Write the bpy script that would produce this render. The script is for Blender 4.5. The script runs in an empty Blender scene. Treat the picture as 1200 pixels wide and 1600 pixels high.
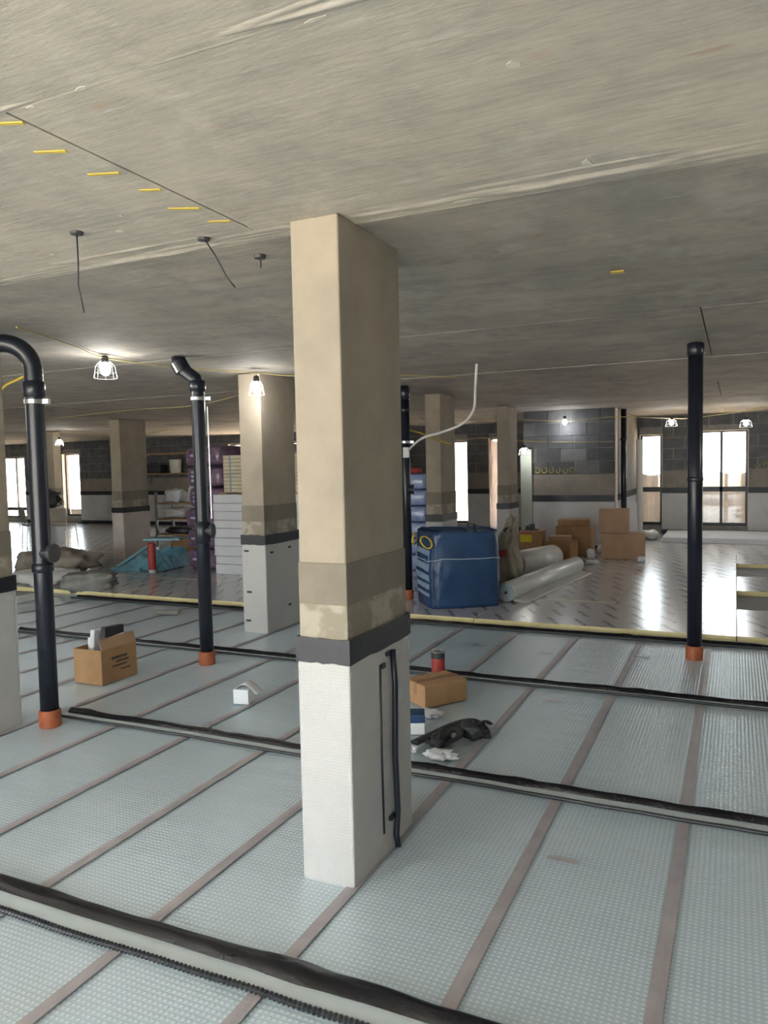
import bpy, math, random
from mathutils import Vector, Matrix, noise
random.seed(7)
PI = math.pi
S = bpy.context.scene
C = S.collection

# ------------------------------------------------------------------ camera
cam_d = bpy.data.cameras.new('camera'); cam = bpy.data.objects.new('camera', cam_d); C.objects.link(cam)
S.camera = cam
cam_d.sensor_fit = 'VERTICAL'; cam_d.sensor_height = 32.0; cam_d.lens = 32.0 * 1182 / 1600
cam_d.clip_start = .05; cam_d.clip_end = 300
up_c = Vector((-.021, 1, -73 / 1182)).normalized()
y_c = Vector((550, 73 + .021 * 550, 1182)); y_c = (y_c - up_c * y_c.dot(up_c)).normalized()
x_c = up_c.cross(y_c)
if x_c.x < 0: x_c = -x_c
right = Vector((x_c.x, y_c.x, up_c.x)); upv = Vector((x_c.y, y_c.y, up_c.y)); fwd = Vector((x_c.z, y_c.z, up_c.z))
cam.matrix_world = Matrix(((right.x, upv.x, -fwd.x, 0), (right.y, upv.y, -fwd.y, 0), (right.z, upv.z, -fwd.z, 1.6), (0, 0, 0, 1)))

# ------------------------------------------------------------------ sky, sun, daylight portals, exposure
W = bpy.data.worlds.new('World'); S.world = W; W.use_nodes = True
bg = W.node_tree.nodes['Background']
bg.inputs[0].default_value = (.86, .95, 1.0, 1); bg.inputs[1].default_value = 8.5
sun_d = bpy.data.lights.new('sun', 'SUN'); sun_d.energy = 170; sun_d.angle = .02; sun_d.color = (1, .92, .82)
sun = bpy.data.objects.new('sun', sun_d); C.objects.link(sun)
sun.rotation_euler = Vector((-.86, .10, -.62)).to_track_quat('-Z', 'Y').to_euler()
S.view_settings.view_transform = 'Standard'; S.view_settings.look = 'None'
S.view_settings.exposure = 0.35; S.view_settings.gamma = 1.0; S.view_settings.use_curve_mapping = False
S.cycles.max_bounces = 8; S.cycles.glossy_bounces = 3; S.cycles.sample_clamp_indirect = 8

def portal(x0, x1, y, z0, z1, facing):
    d = bpy.data.lights.new('window_portal', 'AREA'); d.shape = 'RECTANGLE'; d.size = x1 - x0; d.size_y = z1 - z0
    d.cycles.is_portal = True
    o = bpy.data.objects.new('window_portal', d); C.objects.link(o)
    o.location = ((x0 + x1) / 2, y, (z0 + z1) / 2)
    o.rotation_euler = (-PI / 2 if facing > 0 else PI / 2, 0, 0)

# ------------------------------------------------------------------ helpers
class MB:
    def __init__(s): s.v = []; s.f = []; s.m = []
    def quad(s, a, b, c, d, mi=0):
        i = len(s.v); s.v += [a, b, c, d]; s.f.append((i, i + 1, i + 2, i + 3)); s.m.append(mi)
    def box(s, x0, x1, y0, y1, z0, z1, mi=0, top=None):
        i = len(s.v)
        s.v += [(x0, y0, z0), (x1, y0, z0), (x1, y1, z0), (x0, y1, z0), (x0, y0, z1), (x1, y0, z1), (x1, y1, z1), (x0, y1, z1)]
        for k, q in enumerate(((0, 3, 2, 1), (4, 5, 6, 7), (0, 1, 5, 4), (1, 2, 6, 5), (2, 3, 7, 6), (3, 0, 4, 7))):
            s.f.append(tuple(i + j for j in q)); s.m.append(top if (k == 1 and top is not None) else mi)
        return s
    def obox(s, c, size, rz=0, mi=0):
        i = len(s.v); s.box(-size[0] / 2, size[0] / 2, -size[1] / 2, size[1] / 2, -size[2] / 2, size[2] / 2, mi)
        R = Matrix.Translation(c) @ Matrix.Rotation(rz, 4, 'Z')
        for k in range(i, len(s.v)): s.v[k] = tuple(R @ Vector(s.v[k]))
        return s
    def tube(s, path, r, n=10, caps=True, mi=0, flat=1.0):
        P = [Vector(p) for p in path]; rings = []
        ref = Vector((0, 0, 1)); prev = None
        for k, p in enumerate(P):
            t = (P[min(k + 1, len(P) - 1)] - P[max(k - 1, 0)]).normalized()
            if prev is None:
                a = t.cross(ref)
                if a.length < .05: a = t.cross(Vector((1, 0, 0)))
            else:
                a = prev - t * prev.dot(t)
            a.normalize(); prev = a; b = t.cross(a)
            rr = r[k] if isinstance(r, (list, tuple)) else r
            i = len(s.v)
            for j in range(n):
                an = 2 * PI * j / n
                s.v.append(tuple(p + a * (math.cos(an) * rr) + b * (math.sin(an) * rr * flat)))
            rings.append(i)
        for q in range(len(rings) - 1):
            for j in range(n):
                s.f.append((rings[q] + j, rings[q] + (j + 1) % n, rings[q + 1] + (j + 1) % n, rings[q + 1] + j)); s.m.append(mi)
        if caps:
            s.f.append(tuple(rings[0] + j for j in range(n))[::-1]); s.m.append(mi)
            s.f.append(tuple(rings[-1] + j for j in range(n))); s.m.append(mi)
        return s
    def lathe(s, prof, c=(0, 0, 0), n=20, mi=0):
        rings = []
        for (r, z) in prof:
            i = len(s.v)
            for j in range(n):
                a = 2 * PI * j / n; s.v.append((c[0] + math.cos(a) * r, c[1] + math.sin(a) * r, c[2] + z))
            rings.append(i)
        for q in range(len(rings) - 1):
            for j in range(n):
                s.f.append((rings[q] + j, rings[q] + (j + 1) % n, rings[q + 1] + (j + 1) % n, rings[q + 1] + j)); s.m.append(mi)
        s.f.append(tuple(rings[0] + j for j in range(n))[::-1]); s.m.append(mi)
        s.f.append(tuple(rings[-1] + j for j in range(n))); s.m.append(mi)
        return s
    def grid(s, fn, nu, nv, mi=0, wrap=False):
        i = len(s.v)
        cols = nu if wrap else nu + 1
        for b in range(nv + 1):
            for a in range(cols): s.v.append(tuple(fn(a / nu, b / nv)))
        for b in range(nv):
            for a in range(nu):
                a2 = (a + 1) % cols
                s.f.append((i + b * cols + a, i + b * cols + a2, i + (b + 1) * cols + a2, i + (b + 1) * cols + a)); s.m.append(mi)
        return s
    def build(s, name, mats, parent=None, smooth=False, bevel=0, solid=0, loc=None, rz=0):
        me = bpy.data.meshes.new(name); me.from_pydata(s.v, [], s.f)
        for m in (mats if isinstance(mats, (list, tuple)) else [mats]): me.materials.append(m)
        me.polygons.foreach_set('material_index', s.m)
        if smooth: me.polygons.foreach_set('use_smooth', [True] * len(s.f))
        me.update()
        o = bpy.data.objects.new(name, me); C.objects.link(o)
        if parent: o.parent = parent
        if loc: o.location = loc
        o.rotation_euler.z = rz
        if bevel:
            b = o.modifiers.new('bevel', 'BEVEL'); b.width = bevel; b.segments = 2; b.limit_method = 'ANGLE'
        if solid:
            b = o.modifiers.new('solid', 'SOLIDIFY'); b.thickness = solid; b.offset = 0
        return o

def tag(o, label=None, cat=None, group=None, kind=None):
    if label: o['label'] = label
    if cat: o['category'] = cat
    if group: o['group'] = group
    if kind: o['kind'] = kind
    return o
def thing(name, label, cat, loc=(0, 0, 0), rz=0, group=None):
    o = bpy.data.objects.new(name, None); C.objects.link(o); o.location = loc; o.rotation_euler.z = rz
    o.empty_display_size = .05
    return tag(o, label, cat, group)
def copy_of(o, parent, loc):
    c = o.copy(); C.objects.link(c); c.parent = parent; c.location = loc; return c
def box(x0, x1, y0, y1, z0, z1): return MB().box(x0, x1, y0, y1, z0, z1)
def nz(p, sc, seed=0): return noise.noise(Vector((p[0] * sc + seed, p[1] * sc - seed * .7, p[2] * sc + seed * 1.3)))

# ------------------------------------------------------------------ materials
def new_mat(name):
    m = bpy.data.materials.new(name); m.use_nodes = True
    nt = m.node_tree; return m, nt, nt.nodes['Principled BSDF']
def N(nt, t, **kw):
    n = nt.nodes.new(t)
    for k, v in kw.items(): setattr(n, k, v)
    return n
def math_n(nt, op, a, b=None, c=None):
    n = N(nt, 'ShaderNodeMath', operation=op)
    for i, x in enumerate((a, b, c)):
        if x is None: continue
        if isinstance(x, (int, float)): n.inputs[i].default_value = x
        else: nt.links.new(x, n.inputs[i])
    return n.outputs[0]
def mixc(nt, fac, a, b, mode='MIX'):
    n = N(nt, 'ShaderNodeMix', data_type='RGBA', blend_type=mode)
    for sock, x in ((n.inputs['Factor'], fac), (n.inputs[6], a), (n.inputs[7], b)):
        if isinstance(x, (int, float)): sock.default_value = x
        elif isinstance(x, (tuple, list)): sock.default_value = (*x[:3], 1)
        else: nt.links.new(x, sock)
    return n.outputs[2]
def coords(nt, stretch=(1, 1, 1)):
    tc = N(nt, 'ShaderNodeTexCoord'); mp = N(nt, 'ShaderNodeMapping'); mp.inputs['Scale'].default_value = stretch
    nt.links.new(tc.outputs['Object'], mp.inputs[0]); return mp.outputs[0]
def noise_n(nt, vec, scale, detail=5, rough=.6):
    n = N(nt, 'ShaderNodeTexNoise'); n.inputs['Scale'].default_value = scale; n.inputs['Detail'].default_value = detail
    n.inputs['Roughness'].default_value = rough; nt.links.new(vec, n.inputs['Vector']); return n.outputs['Fac']
def ramp(nt, fac, lo, hi):
    n = N(nt, 'ShaderNodeMapRange'); n.inputs['From Min'].default_value = lo; n.inputs['From Max'].default_value = hi
    nt.links.new(fac, n.inputs['Value']); return n.outputs['Result']
def bump_n(nt, b, h, strength, dist=.01):
    n = N(nt, 'ShaderNodeBump'); n.inputs['Strength'].default_value = strength; n.inputs['Distance'].default_value = dist
    nt.links.new(h, n.inputs['Height']); nt.links.new(n.outputs[0], b.inputs['Normal'])
def pm(name, c1, c2=None, scale=4, rough=.7, metal=0, bump=0, bscale=60, stretch=(1, 1, 1), coat=0, spec=.5, trans=0, lo=.35, hi=.65, bdist=.005):
    m, nt, b = new_mat(name)
    b.inputs['Roughness'].default_value = rough; b.inputs['Metallic'].default_value = metal
    b.inputs['Coat Weight'].default_value = coat; b.inputs['Coat Roughness'].default_value = .12
    b.inputs['Specular IOR Level'].default_value = spec; b.inputs['Transmission Weight'].default_value = trans
    if c2 is None: c2 = tuple(x * .82 for x in c1)
    v = coords(nt, stretch)
    nt.links.new(mixc(nt, ramp(nt, noise_n(nt, v, scale), lo, hi), c1, c2), b.inputs['Base Color'])
    if bump: bump_n(nt, b, noise_n(nt, v, bscale), bump, bdist)
    return m

M = {}
# concrete soffit: streaky, blotchy, a few rust and pale marks
def concrete_soffit(name, k, tint, ct):
    m, nt, b = new_mat(name); v = coords(nt); vs = coords(nt, (.35, 1.6, 1))
    col = mixc(nt, ramp(nt, noise_n(nt, v, 1.1, 8, .7), .36, .64), (.51, .455, .36), (.35, .325, .27))
    col = mixc(nt, math_n(nt, 'MULTIPLY', ramp(nt, noise_n(nt, v, 3.4, 8, .7), .48, .66), ct), col, (.29, .275, .235))
    col = mixc(nt, math_n(nt, 'MULTIPLY', ramp(nt, noise_n(nt, coords(nt, (1.3, .8, 1)), 1.9, 6, .65), .55, .68), .5), col, (.56, .52, .44))
    col = mixc(nt, math_n(nt, 'MULTIPLY', ramp(nt, noise_n(nt, vs, 5.5, 7), .5, .72), .55), col, (.25, .235, .205))
    col = mixc(nt, math_n(nt, 'MULTIPLY', ramp(nt, noise_n(nt, vs, 13, 4), .62, .74), .6), col, (.56, .53, .46))
    col = mixc(nt, math_n(nt, 'MULTIPLY', ramp(nt, noise_n(nt, v, 2.3, 3), .62, .8), .35), col, (.50, .42, .26))
    col = mixc(nt, math_n(nt, 'MULTIPLY', ramp(nt, noise_n(nt, vs, 9, 2), .70, .74), .5), col, (.36, .22, .13))
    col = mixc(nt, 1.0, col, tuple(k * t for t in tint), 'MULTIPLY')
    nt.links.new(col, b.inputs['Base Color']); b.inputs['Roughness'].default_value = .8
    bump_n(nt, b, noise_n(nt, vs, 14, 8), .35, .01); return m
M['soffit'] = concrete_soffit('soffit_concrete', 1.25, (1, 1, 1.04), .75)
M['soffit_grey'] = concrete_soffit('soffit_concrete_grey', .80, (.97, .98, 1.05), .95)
M['concrete'] = pm('column_concrete', (.345, .30, .235), (.27, .237, .188), scale=3.2, rough=.85, bump=.2, bscale=30)
M['damp'] = pm('damp_render', (.225, .198, .152), (.185, .163, .128), scale=6, rough=.85, bump=.2, bscale=40)
M['slurry'] = pm('pale_slurry', (.37, .335, .27), (.25, .22, .17), scale=5, rough=.85, bump=.25, bscale=30, lo=.45, hi=.52)
M['slab'] = pm('slab_concrete', (.34, .34, .33), (.24, .24, .235), scale=2, rough=.9, bump=.2)
M['black_tape'] = pm('black_tape', (.012, .013, .018), (.018, .019, .025), scale=9, rough=.45, bump=.3, bscale=25)
M['gloss_tape'] = pm('gloss_black_tape', (.005, .005, .007), (.010, .010, .013), scale=14, rough=.27, bump=.22, bscale=34, spec=.35, stretch=(1, 2.5, 1), bdist=.012)
M['conduit'] = pm('conduit_plastic', (.018, .019, .022), (.03, .03, .034), scale=30, rough=.4)
M['soil_pipe'] = pm('soil_pipe_plastic', (.007, .010, .018), (.012, .015, .025), scale=3, rough=.33)
M['orange'] = pm('orange_plastic', (.42, .115, .04), (.30, .08, .03), scale=9, rough=.5)
M['steel'] = pm('zinc_steel', (.62, .62, .62), (.45, .45, .46), scale=20, rough=.35, metal=.9)
def cladding(name, c1, c2, k=520, bumpv=.35):
    m, nt, b = new_mat(name); v = coords(nt)
    sp = N(nt, 'ShaderNodeSeparateXYZ'); nt.links.new(v, sp.inputs[0])
    a = math_n(nt, 'SINE', math_n(nt, 'MULTIPLY', math_n(nt, 'ADD', sp.outputs[0], sp.outputs[1]), k))
    c = math_n(nt, 'SINE', math_n(nt, 'MULTIPLY', sp.outputs[2], k))
    h = math_n(nt, 'MAXIMUM', a, c)
    base = mixc(nt, ramp(nt, noise_n(nt, v, 2.5), .3, .7), c1, c2)
    nt.links.new(mixc(nt, math_n(nt, 'MULTIPLY', math_n(nt, 'ADD', h, 1), .07), base, (.35, .35, .34)), b.inputs['Base Color'])
    b.inputs['Roughness'].default_value = .6; bump_n(nt, b, h, bumpv, .003); return m
M['clad'] = cladding('white_cladding', (.58, .57, .55), (.52, .51, .49))
M['wall_clad'] = pm('wall_cladding', (.56, .56, .56), (.47, .47, .475), scale=2.5, rough=.75, bump=.15, bscale=12)
M['block'] = pm('block_grey', (.15, .15, .152), (.095, .096, .10), scale=5, rough=.9, bump=.5, bscale=45)
M['block_dark'] = pm('block_dark', (.085, .087, .092), (.055, .057, .062), scale=5, rough=.9, bump=.5, bscale=45)
M['mortar'] = pm('mortar', (.30, .29, .27), (.22, .215, .205), scale=12, rough=.95)
M['beige'] = pm('render_band', (.27, .245, .205), (.21, .19, .165), scale=4, rough=.9, bump=.2)
M['frame'] = pm('window_frame', (.025, .026, .030), (.035, .036, .04), scale=5, rough=.4)
M['sand'] = pm('sandy_ground', (.76, .58, .40), (.66, .50, .34), scale=.6, rough=1)
M['yard'] = pm('pale_yard', (.40, .37, .32), (.35, .32, .28), scale=.6, rough=1)
M['reveal'] = pm('reveal_plaster', (.60, .52, .44), (.50, .43, .37), scale=6, rough=.9)

def glass_mat(name, tint, gl):
    m = bpy.data.materials.new(name); m.use_nodes = True; nt = m.node_tree; nt.nodes.clear()
    o = N(nt, 'ShaderNodeOutputMaterial'); mx = N(nt, 'ShaderNodeMixShader'); t = N(nt, 'ShaderNodeBsdfTransparent'); g = N(nt, 'ShaderNodeBsdfGlossy')
    t.inputs[0].default_value = (*tint, 1); g.inputs['Roughness'].default_value = .03; mx.inputs[0].default_value = gl
    nt.links.new(t.outputs[0], mx.inputs[1]); nt.links.new(g.outputs[0], mx.inputs[2]); nt.links.new(mx.outputs[0], o.inputs[0]); return m
M['glass'] = glass_mat('window_glass', (.96, .97, .97), .06)
def film_mat(name, c, tr, clear):
    m = bpy.data.materials.new(name); m.use_nodes = True; nt = m.node_tree; nt.nodes.clear()
    o = N(nt, 'ShaderNodeOutputMaterial'); mx = N(nt, 'ShaderNodeMixShader'); d = N(nt, 'ShaderNodeBsdfDiffuse'); t = N(nt, 'ShaderNodeBsdfTranslucent')
    v = coords(nt, (3, 3, 1)); col = mixc(nt, ramp(nt, noise_n(nt, v, 3), .35, .65), c, tuple(x * .75 for x in c))
    nt.links.new(col, d.inputs[0]); nt.links.new(col, t.inputs[0]); mx.inputs[0].default_value = tr
    nt.links.new(d.outputs[0], mx.inputs[1]); nt.links.new(t.outputs[0], mx.inputs[2])
    m2 = N(nt, 'ShaderNodeMixShader'); tp = N(nt, 'ShaderNodeBsdfTransparent'); m2.inputs[0].default_value = clear
    nt.links.new(mx.outputs[0], m2.inputs[1]); nt.links.new(tp.outputs[0], m2.inputs[2])
    nt.links.new(m2.outputs[0], o.inputs[0]); return m
M['film'] = film_mat('polythene_film', (.60, .52, .45), .05, .0)
M['film_pink'] = film_mat('pink_film', (.78, .64, .58), .16, 0)

# floor foil: bubble pattern
def bubble_foil():
    m, nt, b = new_mat('bubble_foil'); v = coords(nt)
    sp = N(nt, 'ShaderNodeSeparateXYZ'); nt.links.new(v, sp.inputs[0])
    k = PI / .0205
    a = math_n(nt, 'ABSOLUTE', math_n(nt, 'SINE', math_n(nt, 'MULTIPLY', sp.outputs[0], k)))
    c = math_n(nt, 'ABSOLUTE', math_n(nt, 'SINE', math_n(nt, 'MULTIPLY', sp.outputs[1], k)))
    dots = math_n(nt, 'MULTIPLY', a, c)
    base = mixc(nt, ramp(nt, noise_n(nt, v, .9, 4), .35, .7), (.51, .63, .70), (.56, .66, .715))
    base = mixc(nt, math_n(nt, 'MULTIPLY', ramp(nt, noise_n(nt, v, 2.2, 5), .58, .75), .4), base, (.56, .54, .48))
    base = mixc(nt, math_n(nt, 'MULTIPLY', ramp(nt, dots, .5, .95), .7), base, (.80, .87, .89))
    nt.links.new(base, b.inputs['Base Color'])
    b.inputs['Roughness'].default_value = .27; b.inputs['Metallic'].default_value = .15
    vs = coords(nt, (.8, 2.2, 1))
    h = math_n(nt, 'ADD', math_n(nt, 'MULTIPLY', dots, .35), math_n(nt, 'MULTIPLY', noise_n(nt, vs, 3.0, 3), 1.6))
    bump_n(nt, b, h, .5, .006); return m
M['foil'] = bubble_foil()
M['seam'] = pm('seam_tape', (.33, .305, .32), (.39, .365, .375), scale=7, rough=.4, bump=.25, bscale=90)
def board_foil():
    m, nt, b = new_mat('board_foil'); v = coords(nt)
    sp = N(nt, 'ShaderNodeSeparateXYZ'); nt.links.new(v, sp.inputs[0])
    yy = math_n(nt, 'DIVIDE', sp.outputs[1], .42); row = math_n(nt, 'FLOOR', yy); fy = math_n(nt, 'FRACT', yy)
    s = math_n(nt, 'ADD', sp.outputs[0], math_n(nt, 'MULTIPLY', sp.outputs[1], .52))
    fx = math_n(nt, 'FRACT', math_n(nt, 'ADD', math_n(nt, 'DIVIDE', s, .27), math_n(nt, 'MULTIPLY', row, .37)))
    msk = math_n(nt, 'MULTIPLY', math_n(nt, 'LESS_THAN', fx, .19), math_n(nt, 'LESS_THAN', fy, .72))
    msk = math_n(nt, 'MULTIPLY', msk, ramp(nt, noise_n(nt, v, 60, 2), .35, .5))
    base = mixc(nt, ramp(nt, noise_n(nt, v, 1.3), .3, .7), (.72, .70, .69), (.64, .62, .62))
    nt.links.new(mixc(nt, math_n(nt, 'MULTIPLY', msk, .8), base, (.16, .16, .17)), b.inputs['Base Color'])
    b.inputs['Roughness'].default_value = .20; b.inputs['Metallic'].default_value = .32
    vs = coords(nt, (.5, 3.0, 1)); bump_n(nt, b, noise_n(nt, vs, 5, 3), .14, .01); return m
M['board'] = board_foil()
M['foam'] = pm('yellow_foam', (.78, .68, .36), (.70, .60, .32), scale=20, rough=.9)
M['pale_foam'] = pm('pale_foam', (.58, .66, .69), (.52, .60, .63), scale=6, rough=.6)
M['card'] = pm('cardboard', (.40, .235, .115), (.33, .19, .09), scale=5, rough=.85, bump=.1)
M['card2'] = pm('cardboard_light', (.44, .285, .17), (.37, .235, .14), scale=5, rough=.85, bump=.1)
M['tape_brown'] = pm('parcel_tape', (.30, .17, .08), rough=.3)
M['ink'] = pm('print_ink', (.10, .07, .05), rough=.8)
M['white'] = pm('white_plastic', (.78, .79, .80), (.70, .71, .72), scale=5, rough=.5)
M['paper'] = pm('white_paper', (.72, .73, .75), (.60, .61, .64), scale=8, rough=.7)
M['blue_bag'] = pm('blue_woven_bag', (.020, .062, .155), (.012, .040, .105), scale=3.5, rough=.45, bump=.5, bscale=7, bdist=.03, coat=.12)
M['blue_print'] = pm('bag_print', (.28, .36, .47), (.20, .28, .39), scale=9, rough=.6)
M['yellow_strap'] = pm('yellow_strap', (.62, .45, .06), (.52, .36, .04), scale=12, rough=.6)
M['blue_wrap'] = pm('blue_wrap', (.16, .22, .42), (.26, .31, .48), scale=7, rough=.3, bump=.6, bscale=12, coat=.4)
M['beige_fabric'] = pm('beige_fabric', (.40, .35, .28), (.33, .29, .23), scale=8, rough=.85)
M['red'] = pm('red_plastic', (.40, .05, .04), (.30, .035, .03), scale=6, rough=.45)
M['purple'] = pm('purple_film', (.11, .06, .12), (.24, .155, .23), scale=7, rough=.3, bump=.7, bscale=14, coat=.4, bdist=.02)
M['lilac'] = pm('lilac_print', (.52, .47, .62), (.40, .35, .52), scale=8, rough=.5)
M['cream_pack'] = pm('cream_pack', (.62, .56, .40), (.52, .46, .32), scale=4, rough=.6, bump=.2)
M['board_white'] = pm('white_board', (.72, .72, .74), (.64, .64, .66), scale=3, rough=.7)
M['timber'] = pm('timber', (.36, .24, .13), (.28, .18, .09), scale=6, rough=.8, stretch=(1, 8, 8))
M['blue_sheet'] = pm('blue_sheet', (.12, .31, .40), (.20, .42, .50), scale=5, rough=.3, coat=.3, bump=.4, bscale=9)
M['grey_sack'] = pm('grey_sack', (.17, .165, .155), (.25, .24, .22), scale=6, rough=.7, bump=.6, bscale=10, bdist=.02)
M['brown_tarp'] = pm('brown_tarp', (.24, .20, .155), (.33, .29, .24), scale=4, rough=.7, bump=.5, bscale=9)
M['sack'] = pm('cream_sack', (.40, .36, .27), (.30, .27, .20), scale=5, rough=.7, bump=.6, bscale=12, bdist=.02)
M['membrane'] = pm('white_membrane', (.66, .65, .61), (.58, .57, .54), scale=3, rough=.45, coat=.2, bump=.25, bscale=9)
M['strap'] = pm('black_webbing', (.012, .012, .014), (.03, .03, .033), scale=30, rough=.6, bump=.4, bscale=60)
M['cable_y'] = pm('yellow_cable', (.50, .42, .20), (.42, .35, .16), scale=20, rough=.6)
M['cable_w'] = pm('white_cable', (.78, .78, .76), rough=.5)
M['yellow_paint'] = pm('yellow_paint', (.72, .54, .08), (.60, .46, .12), scale=20, rough=.8)
M['spray'] = pm('olive_spray', (.40, .36, .07), (.25, .23, .09), scale=14, rough=.9)
M['pale_paint'] = pm('pale_plaster_mark', (.70, .68, .60), (.62, .58, .48), scale=20, rough=.9)
M['yellow_label'] = pm('yellow_label', (.75, .60, .02), rough=.6)
M['dark'] = pm('dark_plastic', (.03, .03, .033), (.045, .045, .05), scale=5, rough=.5)
M['green_grey'] = pm('pale_green_board', (.45, .49, .43), (.39, .43, .38), scale=3, rough=.8)
M['warm_lit_board'] = pm('ribbed_insulation_warm_lit', (.62, .56, .50), (.54, .48, .43), scale=4, rough=.7)  # pinkish tint paints in warm light on one column's cladding and a wall corner
def emit(name, c, s):
    m, nt, b = new_mat(name); b.inputs['Base Color'].default_value = (*c, 1)
    b.inputs['Emission Color'].default_value = (*c, 1); b.inputs['Emission Strength'].default_value = s; return m
M['bulb'] = emit('lamp_diffuser', (1, .97, .90), 14)

# ------------------------------------------------------------------ floor
floor = tag(box(-23, 6, -3.5, 17.1, -.30, -.012).build('floor', M['slab']), 'grey concrete floor slab under foil sheets and foil faced boards', kind='structure')
X0, PITCH = -.20, .553
seams = [X0 + PITCH * k for k in range(-15, 10)]
YE = 7.2
for k in range(len(seams) - 1):
    a, b_ = seams[k], seams[k + 1]
    sh = MB()
    ph = random.random() * 9
    def fn(u, v, a=a, b_=b_, ph=ph):
        x = a + .002 + (b_ - a - .004) * u; y = -2.6 + (YE - .02 + 2.6) * v
        edge = min(1, min(u, 1 - u) * 6)
        return (x, y, -.001 + edge * (.0035 + .0035 * noise.noise(Vector((x * 1.3, y * .9, ph)))))
    sh.grid(fn, 6, 60)
    sh.build('foil_sheet', M['foil'], floor, smooth=True)
for x in seams[1:-1]:
    MBt = MB(); ph = random.random() * 30
    MBt.grid(lambda u, v: (x - .024 + .048 * u + .006 * noise.noise(Vector((v * 9, ph, 0))), -2.6 + (YE + 2.5) * v, .0085 + .001 * math.sin(u * PI)), 2, 50)
    MBt.build('seam_tape', M['seam'], floor)
# short cross tapes
for (x, y) in ((-.62, 2.95), (-1.1, 4.95), (-1.42, 6.2), (-.68, 6.35), (-2.05, 6.3)):
    box(x - .06, x + .06, y - .016, y + .016, .009, .0105).build('tape_patch', M['seam'], floor)
# foil faced boards on the far side, yellow foam edges
rows = [7.2, 8.5, 9.7, 10.9, 12.2, 13.4, 14.6, 15.75, 16.78]
meshes = {}
for r in range(len(rows) - 1):
    d = rows[r + 1] - rows[r] - .008
    off = (0 if r % 2 == 0 else -1.2)
    x = .02 - 2.4 * 10 + off
    while x < 5.4:
        x1 = min(x + 2.4, 5.9); w = x1 - x - .008
        mid = .02 - 1e-6 < x < 2.4
        cx = x
        pieces = [(x, x1)]
        if r in (1, 3):
            pieces = [p for p in ((x, min(x1, .02)), (max(x, 2.42), x1)) if p[1] - p[0] > .05]
        for (p0, p1) in pieces:
            ww = round(p1 - p0 - .008, 3); key = (ww, round(d, 3))
            if key not in meshes:
                o = MB().box(0, ww, 0, d, 0, .055, 1, top=0).build('insulation_board', [M['board'], M['foam']], floor)
                meshes[key] = o.data
            else:
                o = bpy.data.objects.new('insulation_board', meshes[key]); C.objects.link(o); o.parent = floor
            o.location = (p0, rows[r], -.011 + random.uniform(0, .003))
        x = x1
# joint tape glints between boards
# ------------------------------------------------------------------ ceiling
ceil = tag(box(-23, 6, -3.6, 17.2, 2.56, 2.9).build('ceiling', M['soffit']), 'cast concrete soffit with shutter joints', kind='structure')
ZC = 2.51
yb = [-3.6, 1.39, 2.60, 5.0, 7.4, 9.8, 12.2, 14.6, 17.2]
dz = [0, .0, .002, .005, .009, .005, .008, .006]
xdiv = {0: [-23, -12, -4.1, -.4, 6], 1: [-23, -11.3, -6.5, -1.68, 3.1, 6], 2: [-23, -16, -8.8, -4.0, .8, 6]}
for r in range(len(yb) - 1):
    xs = xdiv.get(r, [-23 + (r % 2) * -1.2 + 4.8 * k for k in range(1, 6)])
    xs = [-23] + [x for x in xs if -22.5 < x < 5.5] + [6]
    for q in range(len(xs) - 1):
        z = ZC - dz[r] + (random.uniform(-.003, .003) if r > 1 else 0)
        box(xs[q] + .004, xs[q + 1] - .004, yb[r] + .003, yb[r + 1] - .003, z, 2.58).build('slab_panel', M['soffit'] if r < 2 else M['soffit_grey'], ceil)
# rough laitance ridges along the pour joints
def ridge(x0, x1, y0, y1, amp, seed, mt):
    def fn(u, v):
        x = x0 + (x1 - x0) * u; y = y0 + (y1 - y0) * v
        h = amp * max(0, noise.noise(Vector((x * 1.1, y * 22, seed))) + .55 * noise.noise(Vector((x * 4, y * 60, seed + 4))) - .02 + .35 * v) * min(1, 5 * v, 4 * (1 - v) + .15)
        return (x, y, ZC + .0035 - h - .003 * (0 < v))
    MB().grid(fn, int((x1 - x0) * 30), 14).build('laitance_ridge', M[mt], ceil, smooth=True)
ridge(-6, 1.2, 2.44, 2.605, .014, 3, 'soffit')
ridge(-4, 1.2, 1.33, 1.395, .010, 9, 'soffit')
for (x, y, l, a) in ((-1.77, 1.61, .09, .3), (-1.76, 1.80, .10, .25), (-1.73, 1.97, .07, .3), (-1.75, 2.16, .11, .35), (-1.73, 2.33, .08, .3), (-1.73, 1.43, .10, .3)):
    MB().obox((x, y, ZC - .003), (l, .014, .003), a + .1).build('paint_mark', M['yellow_paint'], ceil)
for (x, y, l, w, a) in ((-.47, 1.76, .05, .05, .5), (-.42, 2.43, .05, .12, .2), (-2.35, 1.85, .06, .03, .2), (-2.13, 2.25, .07, .04, 0), (-2.0, 2.12, .03, .02, 0), (-.85, 2.56, .14, .03, 0), (-2.6, 2.35, .05, .025, 0), (-1.42, 1.39, .06, .02, .2), (-.78, 1.40, .09, .016, 0), (-1.6, 1.40, .05, .02, 0)):
    b_ = MB(); n = 9
    b_.v = [(x + math.cos(2 * PI * k / n + a) * l * .36 * random.uniform(.6, 1.1), y + math.sin(2 * PI * k / n + a) * w * .36 * random.uniform(.6, 1.1), ZC - .0015) for k in range(n)]
    b_.v += [(p[0], p[1], ZC + .01) for p in b_.v]
    b_.f = [tuple(range(n))[::-1]] + [(k, (k + 1) % n, n + (k + 1) % n, n + k) for k in range(n)]; b_.m = [0] * (n + 1)
    b_.build('plaster_mark', M['pale_paint'], ceil)
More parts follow.
